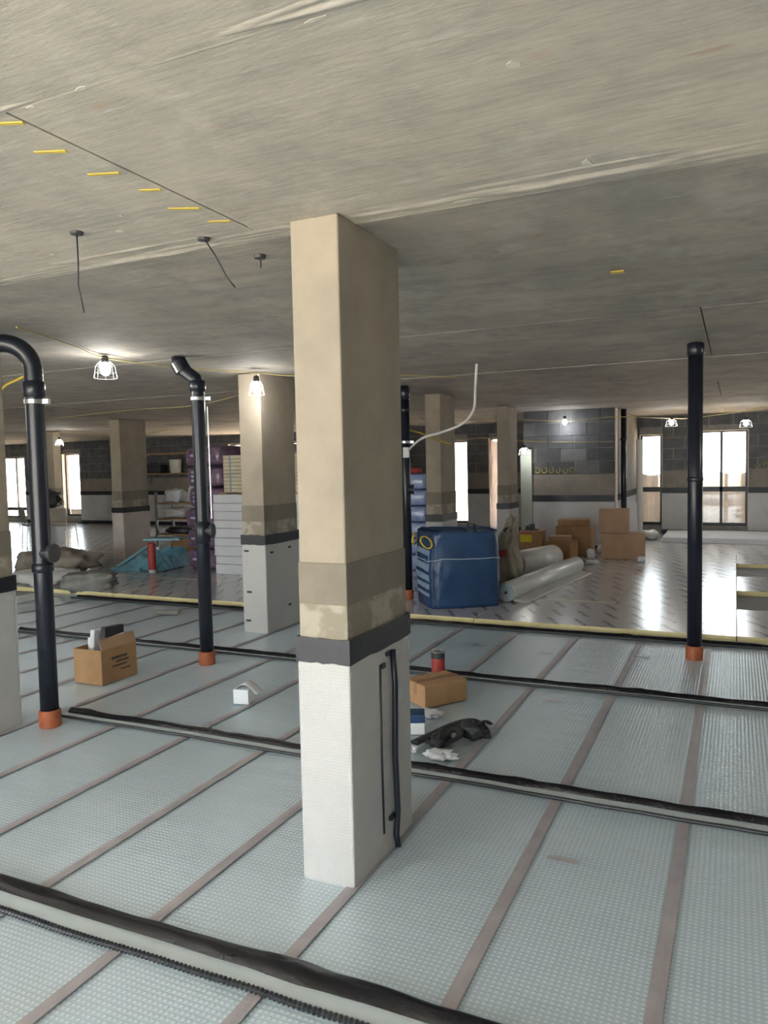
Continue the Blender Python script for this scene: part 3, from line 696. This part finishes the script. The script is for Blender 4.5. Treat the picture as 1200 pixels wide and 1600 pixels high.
# ------------------------------------------------------------------ cardboard boxes
def carton(label, loc, size, rz, m='card', group='brown cardboard boxes', open_=False, printed=None, tape=True):
    root = thing('cardboard_box', label, 'box', loc, rz, group); L, Wd, H = size
    if not open_:
        box(-L / 2, L / 2, -Wd / 2, Wd / 2, 0, H).build('body', M[m], root, bevel=.006)
        for s in (-1, 1): MB().box(-L / 2 + .003, L / 2 - .003, .002 * s if s > 0 else -Wd / 2 + .003, Wd / 2 - .003 if s > 0 else -.002, H, H + .004).build('flap', M[m], root)
        if tape:
            t = MB(); t.box(-L / 2 - .001, L / 2 + .001, -.025, .025, H + .004, H + .0055); t.box(L / 2 + .0005, L / 2 + .0015, -.025, .025, H - .07, H + .005); t.box(-L / 2 - .0015, -L / 2 - .0005, -.025, .025, H - .07, H + .005)
            t.build('parcel_tape', M['tape_brown'], root)
    else:
        b = MB(); t = .006
        b.box(-L / 2, L / 2, -Wd / 2, -Wd / 2 + t, 0, H); b.box(-L / 2, L / 2, Wd / 2 - t, Wd / 2, 0, H); b.box(-L / 2, -L / 2 + t, -Wd / 2 + t, Wd / 2 - t, 0, H); b.box(L / 2 - t, L / 2, -Wd / 2 + t, Wd / 2 - t, 0, H); b.box(-L / 2 + t, L / 2 - t, -Wd / 2 + t, Wd / 2 - t, 0, t)
        b.build('body', M[m], root)
    return root
# carton by the left pipe with packaging sticking out
cb = carton('open brown carton full of packets beside the bent pipe', (-4.395, 4.30, .009), (.28, .36, .26), 0, open_=True, group=None)
MB().box(-.004, .0, -.175, .175, 0, .085).build('flap', M['card2'], cb, loc=(.14, 0, .26)).rotation_euler = (0, -.25, 0)
MB().box(-.137, .137, -.003, .0, 0, .07).build('flap', M['card2'], cb, loc=(0, .18, .26)).rotation_euler = (.2, 0, 0)
MB().box(-.137, .137, 0, .003, 0, .02).build('flap', M['card2'], cb, loc=(0, -.18, .245)).rotation_euler = (-1.2, 0, 0)
for (y, z, w, hgt) in ((.0, .17, .16, .02), (.03, .14, .13, .016), (.0, .11, .15, .014), (.06, .075, .10, .012)):
    box(.1405, .1415, y - w / 2, y + w / 2, z, z + hgt).build('printed_line', M['ink'], cb)
for i, (x, y, z, sz, rz, mt) in enumerate(((-.035, .0, .19, (.045, .22, .36), 0, 'paper'), (.022, .05, .20, (.045, .20, .38), 0, 'dark'), (-.095, .04, .16, (.05, .20, .30), 0, 'white'), (.078, .02, .165, (.045, .24, .31), 0, 'paper'), (.118, -.03, .13, (.022, .22, .23), 0, 'lilac'))):
    o = tag(MB().obox((0, 0, 0), sz, 0).build('packet', M[mt], bevel=.008), ['white packet in the middle of the open carton', 'black packet standing tallest in the open carton', 'white packet at the back of the open carton', 'white packet at the right side of the open carton', 'lilac packet low in the open carton'][i], 'packet', 'packets in the open carton')
    o.location = (-4.395 + x, 4.30 + y, .016 + z); o.rotation_euler = (.06 * (i - 2), 0, rz)
carton('small closed brown carton on foil beside the foreground column', (-1.83, 4.70, .009), (.34, .25, .145), math.radians(55), group=None)
# red tin behind it
tin = thing('tin', 'red tin with black and silver top behind the small closed carton', 'tin', (-2.03, 5.27, .03), 0)
MB().lathe([(.050, 0), (.052, .004), (.052, .115), (.050, .118)], n=24).build('body', M['red'], tin)
MB().lathe([(.053, .112), (.053, .150), (.050, .154)], n=24).build('black_band', M['dark'], tin)
MB().lathe([(.048, .154), (.050, .165), (.044, .168), (.040, .162)], n=24).build('lid', M['steel'], tin)
# little white carton with bent flap
wc = thing('white_carton', 'little white carton with a bent flap on the foil', 'carton', (-3.03, 4.18, .009), .2)
box(-.055, .055, -.05, .05, 0, .10).build('body', M['white'], wc, bevel=.004)
m = MB(); m.grid(lambda u, v: (-.05 + .17 * u, -.045 + .1 * v, .095 + .05 * math.sin(PI * min(1, u * 1.1)) - .02 * u), 12, 3); m.build('flap', M['paper'], wc, solid=.003, smooth=True)

# strap bundle, papers by the column
sb = thing('strap_bundle', 'bundle of black straps lying on foil right of the column', 'straps', (-1.46, 4.02, .009), 0)
def ribbon(pts, w, name):
    P = [Vector(p) for p in pts]; out = []
    for i in range(len(P) - 1):
        p0, p1, p2, p3 = P[max(i - 1, 0)], P[i], P[i + 1], P[min(i + 2, len(P) - 1)]
        for k in range(6):
            t = k / 6; out.append(.5 * ((2 * p1) + (p2 - p0) * t + (2 * p0 - 5 * p1 + 4 * p2 - p3) * t * t + (3 * p1 - p0 - 3 * p2 + p3) * t ** 3))
    MB().tube(out, w, 8, flat=.35).build(name, M['strap'], sb, smooth=True)
ribbon([(-.18, -.16, .02), (-.12, -.02, .03), (-.04, .12, .05), (.06, .16, .07), (.14, .12, .05), (.17, .06, .02)], .035, 'strap')
ribbon([(-.12, -.10, .02), (-.02, -.14, .03), (.05, -.06, .05), (.02, .03, .06), (-.05, .04, .04)], .028, 'strap')
ribbon([(.02, .05, .05), (.10, .06, .08), (.15, .11, .10), (.17, .16, .07)], .022, 'strap')
blob(.075, .06, .05, 5, .35, 5, 20, 10, .8).build('padded_lump', M['strap'], sb, smooth=True, loc=(.09, .07, 0))
blob(.05, .09, .04, 9, .4, 5, 20, 10, .8).build('padded_lump', M['strap'], sb, smooth=True, loc=(-.04, -.1, 0))
for i, (x, y, s, lab) in enumerate(((-1.44, 3.76, .09, 'crumpled white paper in front of the black straps'), (-1.63, 3.78, .05, 'crumpled white paper between column and black straps'), (-1.76, 4.38, .09, 'white plastic scrap under the corner of the small carton'))):
    o = tag(blob(s, s * .6, .018, 20 + i, .5, 6, 20, 8, .9).build('paper_scrap', M['paper'], smooth=False), lab, 'paper', 'white scraps near the column'); o.location = (x, y, .009)
tc = thing('tool_box', 'small dark and white box just showing right of the column', 'box', (-1.74, 4.08, .009), .4)
box(-.07, .07, -.06, .06, 0, .07).build('body', M['white'], tc, bevel=.005); box(-.072, .072, -.062, .062, .07, .12).build('lid', M['blue_bag'], tc, bevel=.005)

o = tag(blob(.14, .045, .03, 33, .4, 5, 24, 8, .9).build('glove', M['grey_sack'], smooth=True), 'dark crumpled glove lying on foil left of the lit column', 'glove'); o.location = (-5.65, 6.45, .008); o.rotation_euler.z = .3

# boxes at the back
carton('brown box at the bottom of the two box stack', (-1.62, 12.50, ZB), (.66, .46, .40), .10, 'card2', 'stacked pair of brown boxes', tape=True)
carton('brown box on top of the two box stack', (-1.76, 12.52, ZB + .406), (.44, .42, .37), .06, 'card2', 'stacked pair of brown boxes')
lb = carton('brown box with yellow and red label in the box pile', (-2.98, 12.05, ZB), (.38, .34, .45), .08, 'card', 'pile of brown boxes')
box(-.16, .02, -.172, -.1705, .28, .40).build('yellow_label', M['yellow_label'], lb); box(-.16, .02, -.172, -.1705, .40, .435).build('red_label', M['red'], lb)
carton('brown box at the back right of the pile', (-2.42, 12.75, ZB), (.56, .42, .48), -.05, 'card', 'pile of brown boxes')
carton('flat brown box topping the back of the pile', (-2.45, 12.75, ZB + .487), (.5, .36, .10), .15, 'card', 'pile of brown boxes', tape=False)
carton('brown box in the middle front of the pile', (-2.50, 12.0, ZB), (.42, .36, .30), -.15, 'card', 'pile of brown boxes')
carton('low brown box at the front of the pile', (-2.70, 11.52, ZB), (.62, .30, .15), .12, 'card2', 'pile of brown boxes')
carton('small brown box on the middle front box', (-2.52, 12.02, ZB + .305), (.34, .28, .07), .1, 'card2', 'pile of brown boxes', tape=False)
o = tag(MB().box(-.11, .11, -.05, .05, 0, .02).box(-.03, .05, -.03, .03, .02, .10).box(-.09, -.05, -.04, .04, .02, .07).build('power_tool', M['dark'], bevel=.006), 'black tool lying on top of the labelled box', 'tool'); o.location = (-3.0, 12.1, ZB + .456)
# rolls of membrane
def roll(label, p0, p1, r):
    p0, p1 = Vector(p0), Vector(p1); L = (p1 - p0).length; d = (p1 - p0).normalized()
    root = thing('membrane_roll', label, 'roll', tuple(p0), math.atan2(d.y, d.x), 'rolls of white membrane')
    n = 28; b = MB()
    prof = [(0.0, r * .93), (.02, r), (L * .5, r * 1.02), (L - .02, r), (L, r * .93)]
    b.tube([(q[0], 0, r) for q in prof], [q[1] for q in prof], n, caps=False); b.build('sheet', M['membrane'], root, smooth=True)
    for e in (0.01, L - .01):
        sp = MB(); sp.tube([(e, math.cos(t) * (r * .15 + r * .8 * t / 25), r + math.sin(t) * (r * .15 + r * .8 * t / 25)) for t in [k * .4 for k in range(63)]], .008, 4)
        sp.build('coil_edge', M['pale_foam'], root)
    m = MB(); m.grid(lambda u, v: (.02 + (L - .04) * u, -r * .2 - .22 * v, .004 + .05 * (1 - v) ** 3), 20, 5); m.build('loose_end', M['membrane'], root, solid=.004, smooth=True)
roll('long white membrane roll lying in front of the box pile', (-2.32, 8.15, ZB), (-2.02, 10.7, ZB), .11)
roll('short fat white roll between the sacks and the box pile', (-2.72, 10.05, ZB), (-2.42, 11.05, ZB), .17)
# sacks by the bag
for i, (x, y, s, lab) in enumerate((((-2.53), 9.0, (.17, .16, .36), 'tall crumpled cream sack right of the blue bag'), (-2.64, 9.5, (.15, .15, .40), 'cream sack behind the tall sack near the blue bag'))):
    r_ = thing('sack', lab, 'sack', (x, y, ZB), .3 * i, 'cream sacks beside the blue bag')
    b_ = blob(*s, 40 + i, .35, 7, 36, 22, .75)
    b_.v = [(p[0] * (1.12 - .55 * p[2] / (2 * s[2])) + .05 * p[2] * math.sin(p[2] * 9), p[1] * (1.12 - .5 * p[2] / (2 * s[2])), p[2]) for p in b_.v]
    b_.build('sack_body', M['sack'], r_, smooth=True)
    blob(.05, .04, .04, 50 + i, .4, 5, 16, 8, .8).build('tied_neck', M['dark' if i == 0 else 'sack'], r_, smooth=True, loc=(0, 0, s[2] * 1.9))
    if i == 0:
        m = MB(); m.grid(lambda u, v: (-.09 + .12 * u, -.155 - .01 * math.sin(u * PI), .42 + .08 * v), 5, 4); m.build('red_print', M['red'], r_, solid=.03)
# pale green board leaning by forward wall
gb = tag(MB().box(-.10, .10, 0, .04, 0, 1.78).build('tall_board', M['green_grey'], bevel=.004), 'tall pale green board standing against left end of forward wall', 'board'); gb.location = (-3.39, 13.30, ZB)
# scraps
for i, (x, y, s, hh, lab) in enumerate(((-2.02, 13.05, .10, .07, 'white plastic scrap behind the box pile'), (-2.05, 12.42, .05, .03, 'bright white cup beside the two box stack'), (-1.95, 11.6, .10, .03, 'small white scrap left of the two box stack base'), (-2.08, 12.2, .06, .08, 'white bottle shaped scrap between box pile and box stack'), (-1.3, 12.05, .06, .04, 'small white scrap at the right foot of the two box stack'))):
    o = tag(blob(s, s * .8, hh, 60 + i, .4, 5, 18, 8, .8).build('plastic_scrap', M['white']), lab, 'scrap', 'white scraps near the boxes'); o.location = (x, y, ZB)
# pale sheets along far wall
for i, (a, b, y0, y1, lab) in enumerate(((-1.28, .9, 15.0, 16.6, 'pale insulation sheet on floor below the wide window'), (.94, 3.2, 15.1, 16.6, 'pale insulation sheet past the right edge below the far wall'))):
    for k in range(2):
        o = tag(box(0, b - a, 0, y1 - y0, 0, .045).build('insulation_sheet', M['board_white'], bevel=.005), ('lower ' if k == 0 else 'upper ') + lab, 'insulation', 'pale sheets along the far wall'); o.location = (a + .03 * k, y0 + .05 * k, ZB + .047 * k); o.rotation_euler.z = .01 * k
o = tag(blob(.20, .15, .085, 71, .35, 5, 26, 10, .7).build('polythene_heap', M['membrane'], smooth=True), 'heap of white polythene under the narrow window', 'polythene'); o.location = (-1.55, 15.6, ZB)
rl = thing('membrane_roll', 'cream roll standing upright in the corner left of narrow window', 'roll', (-1.76, 16.0, ZB), 0, 'rolls of white membrane')
MB().lathe([(.06, 0), (.065, .01), (.065, 1.95), (.055, 1.96)], n=20).build('sheet', M['membrane'], rl, smooth=False)
MB().lathe([(.03, 1.955), (.035, 1.965), (.03, 1.97)], n=16).build('core', M['card2'], rl)
o = tag(MB().box(-.08, .08, -.01, .01, 0, .75).build('offcut_board', M['board_white'], bevel=.003), 'white board offcut leaning beside the dark corner pipe', 'board'); o.location = (-1.78, 15.2, ZB); o.rotation_euler = (0, -.03, .4)

# ------------------------------------------------------------------ white board stack, packs
heights = [.15, .12, .15, .12, .14, .12, .13, .12, .13]
z = ZB; names = ['lowest', 'second from bottom', 'third from bottom', 'fourth from bottom', 'middle', 'fourth from top', 'third from top', 'second from top', 'topmost']
names = ['lowest', 'second lowest', 'third lowest', 'fourth lowest', 'middle', 'fourth highest', 'third highest', 'second highest', 'topmost']
for i, h in enumerate(heights):
    o = tag(box(-.74, .74, -.58, .58, 0, h - .004).build('insulation_slab', M['board_white'], bevel=.008), 'white insulation slab, %s in the stack behind the lit column' % names[i], 'insulation', 'white slabs in the stack')
    o.location = (-6.25 + random.uniform(-.012, .012), 9.62 + random.uniform(-.012, .012), z); z += h
tp = thing('timber_pallet', 'thin timber pallet on top of the white slab stack', 'pallet', (-6.22, 9.62, z), 0)
for k in range(5): box(-.70, .70, -.5 + .22 * k, -.40 + .22 * k, .012, .024).build('slat', M['timber'], tp)
for k in range(3): box(-.68 + .62 * k, -.56 + .62 * k, -.52, .50, 0, .012).build('bearer', M['timber'], tp)
z += .026
for i, (x, k) in enumerate(((-6.52, 0), (-6.52, 1), (-5.83, 0), (-5.83, 1))):
    r_ = thing('insulation_pack', 'cream wrapped pack, %s %s on the white slab stack' % (('lower' if k == 0 else 'upper'), ('left' if x < -6 else 'right')), 'insulation', (x, 9.62, z + k * .272), 0, 'cream packs on the slab stack')
    for q in range(5): box(-.325, .325, -.5, .5, q * .054, q * .054 + .050).build('pack_board', M['cream_pack'], r_, bevel=.004)
    for s in (-.2, .2): MB().box(s - .012, s + .012, -.503, .503, -.0005, .2705).build('pack_strap', M['blue_print'], r_)
def purple_stack(x, y, n, lab, h=.32, sx=.37):
    for k in range(n):
        ordn = ['bottom', 'second', 'third', 'fourth', 'fifth', 'top'][k]
        r_ = thing('wool_pack', 'purple film wrapped wool pack, %s in %s' % (ordn, lab), 'insulation', (x + random.uniform(-.03, .03), y, ZB + k * h), random.uniform(-.04, .04), 'purple wool packs')
        blob(sx, .5, h * .485, 80 + k + x, .035, 6, 36, 12, .3).build('wrapped_pack', M['purple'], r_, smooth=True)
        for q in range(3):
            m = MB(); zz = h * (.25 + .2 * q); m.grid(lambda u, v: (-sx * .55 + sx * .8 * u, -.515 - .006 * math.sin(u * 9), zz + .035 * v), 8, 2)
            if k in (3, 4) or q == 1: m.build('print_bar', M['lilac'], r_, solid=.012)
purple_stack(-7.42, 9.85, 6, 'the left purple stack')
purple_stack(-6.6, 11.1, 6, 'the purple stack behind the cream packs', .325, .45)
purple_stack(-5.6, 11.15, 6, 'the purple stack nearest the lit column', .325, .45)
# blue sheeting with red tube
bs = thing('plastic_sheeting', 'crumpled light blue plastic sheeting left of the purple packs', 'sheeting', (-8.45, 9.30, ZB), .1)
def sheet(u, v):
    x = -.48 + .96 * u; y = -.38 + .76 * v
    h = .26 * v * (.5 + u) + .20 * max(0, noise.noise(Vector((u * 3, v * 3, 2)))) + .10 * abs(noise.noise(Vector((u * 7, v * 7, 5))))
    ed = min(1, min(u, 1 - u, v, 1 - v) * 8)
    return (x, y, .01 + h * ed ** .5)
m = MB(); m.grid(sheet, 26, 22); m.build('sheet', M['blue_sheet'], bs, solid=.004)
MB().box(-.45, .1, -.42, -.37, .0, .05).build('folded_edge', M['blue_sheet'], bs)
MB().obox((.22, .1, .46), (.6, .34, .03), .2).build('folded_edge', M['blue_sheet'], bs)
MB().tube([(-.42, -.3, .04), (.05, 0.0, .40)], .02, 8).build('fold', M['blue_sheet'], bs)
rt_ = thing('red_tube', 'red tube with white foot standing in front of blue sheeting', 'tube', (-8.02, 8.85, ZB), 0)
MB().lathe([(.058, .05), (.06, .06), (.062, .44), (.05, .46)], n=20).build('tube_body', M['red'], rt_); MB().lathe([(.045, 0), (.05, .005), (.05, .06), (.045, .065)], n=20).build('foot', M['white'], rt_)
# sacks at the left
o = tag(blob(.34, .24, .135, 91, .28, 5, 40, 16, .7).build('rubble_sack', M['grey_sack'], smooth=True), 'slumped dark grey sack at the left end of the yellow edge', 'sack'); o.location = (-7.80, 7.40, .0); o.rotation_euler.z = .7
o = tag(blob(.62, .40, .17, 95, .30, 5, 40, 16, .6).build('tarpaulin_heap', M['brown_tarp'], smooth=True), 'brown tarpaulin heap at left behind the bent pipe', 'tarpaulin'); o.location = (-9.6, 8.5, ZB)
o = tag(blob(.42, .34, .10, 97, .35, 5, 36, 12, .6).build('polythene_heap', M['membrane'], smooth=True), 'pale polythene heap between the bent pipe and dark sack', 'polythene'); o.location = (-8.75, 7.55, ZB)

# shelving rack
rk = thing('shelving_rack', 'open metal shelving rack behind the blue sheeting', 'rack', (-9.65, 11.75, ZB), 0)
for x in (-.62, .62):
    for y in (-.24, .24): box(x - .02, x + .02, y - .02, y + .02, 0, 1.12).build('post', M['steel'], rk)
for zz in (.28, .58, .88): box(-.64, .64, -.25, .25, zz, zz + .03).build('shelf', M['timber'], rk)
for i, (x, zz, s, mt, lab) in enumerate(((-.32, .91, (.21, .18, .13), 'paper', 'white sacks heaped at left on the top rack shelf'), (.28, .91, (.23, .18, .20), 'membrane', 'large white sack on the right of the top rack shelf'), (-.3, .61, (.28, .2, .10), 'membrane', 'folded pale sheeting on the middle rack shelf'), (.28, .61, (.2, .18, .09), 'brown_tarp', 'brown bundle on the middle rack shelf'), (-.25, .31, (.30, .2, .06), 'dark', 'black bundle on the lowest rack shelf'), (.48, .31, (.10, .12, .10), 'red', 'red bundle at the right of the lowest rack shelf'))):
    o = tag(blob(*s, 110 + i, .3, 5, 26, 10, .7).build('bundle', M[mt], smooth=True), lab, 'bundle', 'bundles on the shelving rack'); o.location = (-9.65 + x, 11.75, ZB + zz)
carton('brown box on floor under the shelving rack', (-9.55, 11.70, ZB), (.8, .36, .25), 0, 'card', None)
# wall shelf with case and bucket
ws = thing('wall_shelf', 'long shelf on the far wall above the shelving rack', 'shelf', (-14.3, 16.55, 1.47), 0)
box(-1.1, 1.1, -.2, .2, 0, .04).build('board', M['timber'], ws)
for x in (-.8, .8): MB().box(x - .02, x + .02, -.16, .2, -.02, 0).box(x - .02, x + .02, .16, .2, -.25, -.02).build('bracket', M['steel'], ws)
tcz = thing('tool_case', 'black tool case on the wall shelf', 'case', (-14.75, 16.5, 1.51), 0)
box(-.34, .34, -.14, .14, 0, .24).build('body', M['dark'], tcz, bevel=.02); MB().tube([(-.1, 0, .24), (-.09, 0, .29), (.09, 0, .29), (.1, 0, .24)], .014, 8).build('handle', M['dark'], tcz)
bk = thing('bucket', 'pale bucket on the wall shelf right of the black case', 'bucket', (-13.98, 16.5, 1.51), 0)
MB().lathe([(.14, 0), (.17, .34), (.18, .36), (.17, .37)], n=20).build('body', M['membrane'], bk); MB().tube([(-.17, 0, .34), (-.12, -.1, .2), (0, -.17, .14), (.12, -.1, .2), (.17, 0, .34)], .006, 6).build('handle', M['steel'], bk)
# long shelf above
ws2 = thing('wall_shelf', 'upper shelf on the far wall under the soffit', 'shelf', (-14.3, 16.62, 2.02), 0)
box(-1.2, 1.2, -.14, .14, 0, .05).build('board', M['timber'], ws2)
for x in (-.8, .8): MB().box(x - .02, x + .02, -.1, .14, -.03, 0).build('bracket', M['steel'], ws2)
# sign
sg = thing('safety_sign', 'small red and white sign on the far wall left of the doorway window', 'sign', (-18.93, YB - .02, 1.62), 0)
box(-.23, .23, -.008, 0, 0, .27).build('panel', M['paper'], sg); box(-.20, .20, -.011, -.008, .06, .20).build('red_field', M['red'], sg)
# pale chair
def chair(loc, rz, label, mt):
    r_ = thing('chair', label, 'chair', loc, rz, 'chairs at the far left')
    box(-.24, .24, -.24, .24, .42, .46).build('seat', M[mt], r_, bevel=.015)
    m = MB(); m.grid(lambda u, v: (-.24 + .48 * u, .22 + .06 * v + .03 * math.sin(u * PI), .50 + .30 * v), 8, 5); m.build('backrest', M[mt], r_, solid=.02, smooth=True)
    for sx in (-1, 1):
        for sy in (-1, 1): MB().tube([(sx * .24, sy * .24, 0), (sx * .21, sy * .21, .43)], .013, 8).build('leg', M['steel'], r_)
        MB().tube([(sx * .21, .21, .43), (sx * .21, .26, .78)], .013, 8).build('back_post', M['steel'], r_)
chair((-12.95, 11.6, ZB), PI + .4, 'pale chair standing in front of the distant column', 'beige_fabric')
chair((-13.65, 11.55, ZB), PI - .5, 'dark chair left of the pale chair at far left', 'grey_sack')
jk = tag(blob(.27, .13, .19, 140, .35, 6, 30, 14, .6).build('jacket', M['strap'], smooth=True), 'dark jacket slung over the back of the pale chair', 'jacket')
jk.location = (-13.06, 11.33, ZB + .80); jk.rotation_euler.z = PI + .4
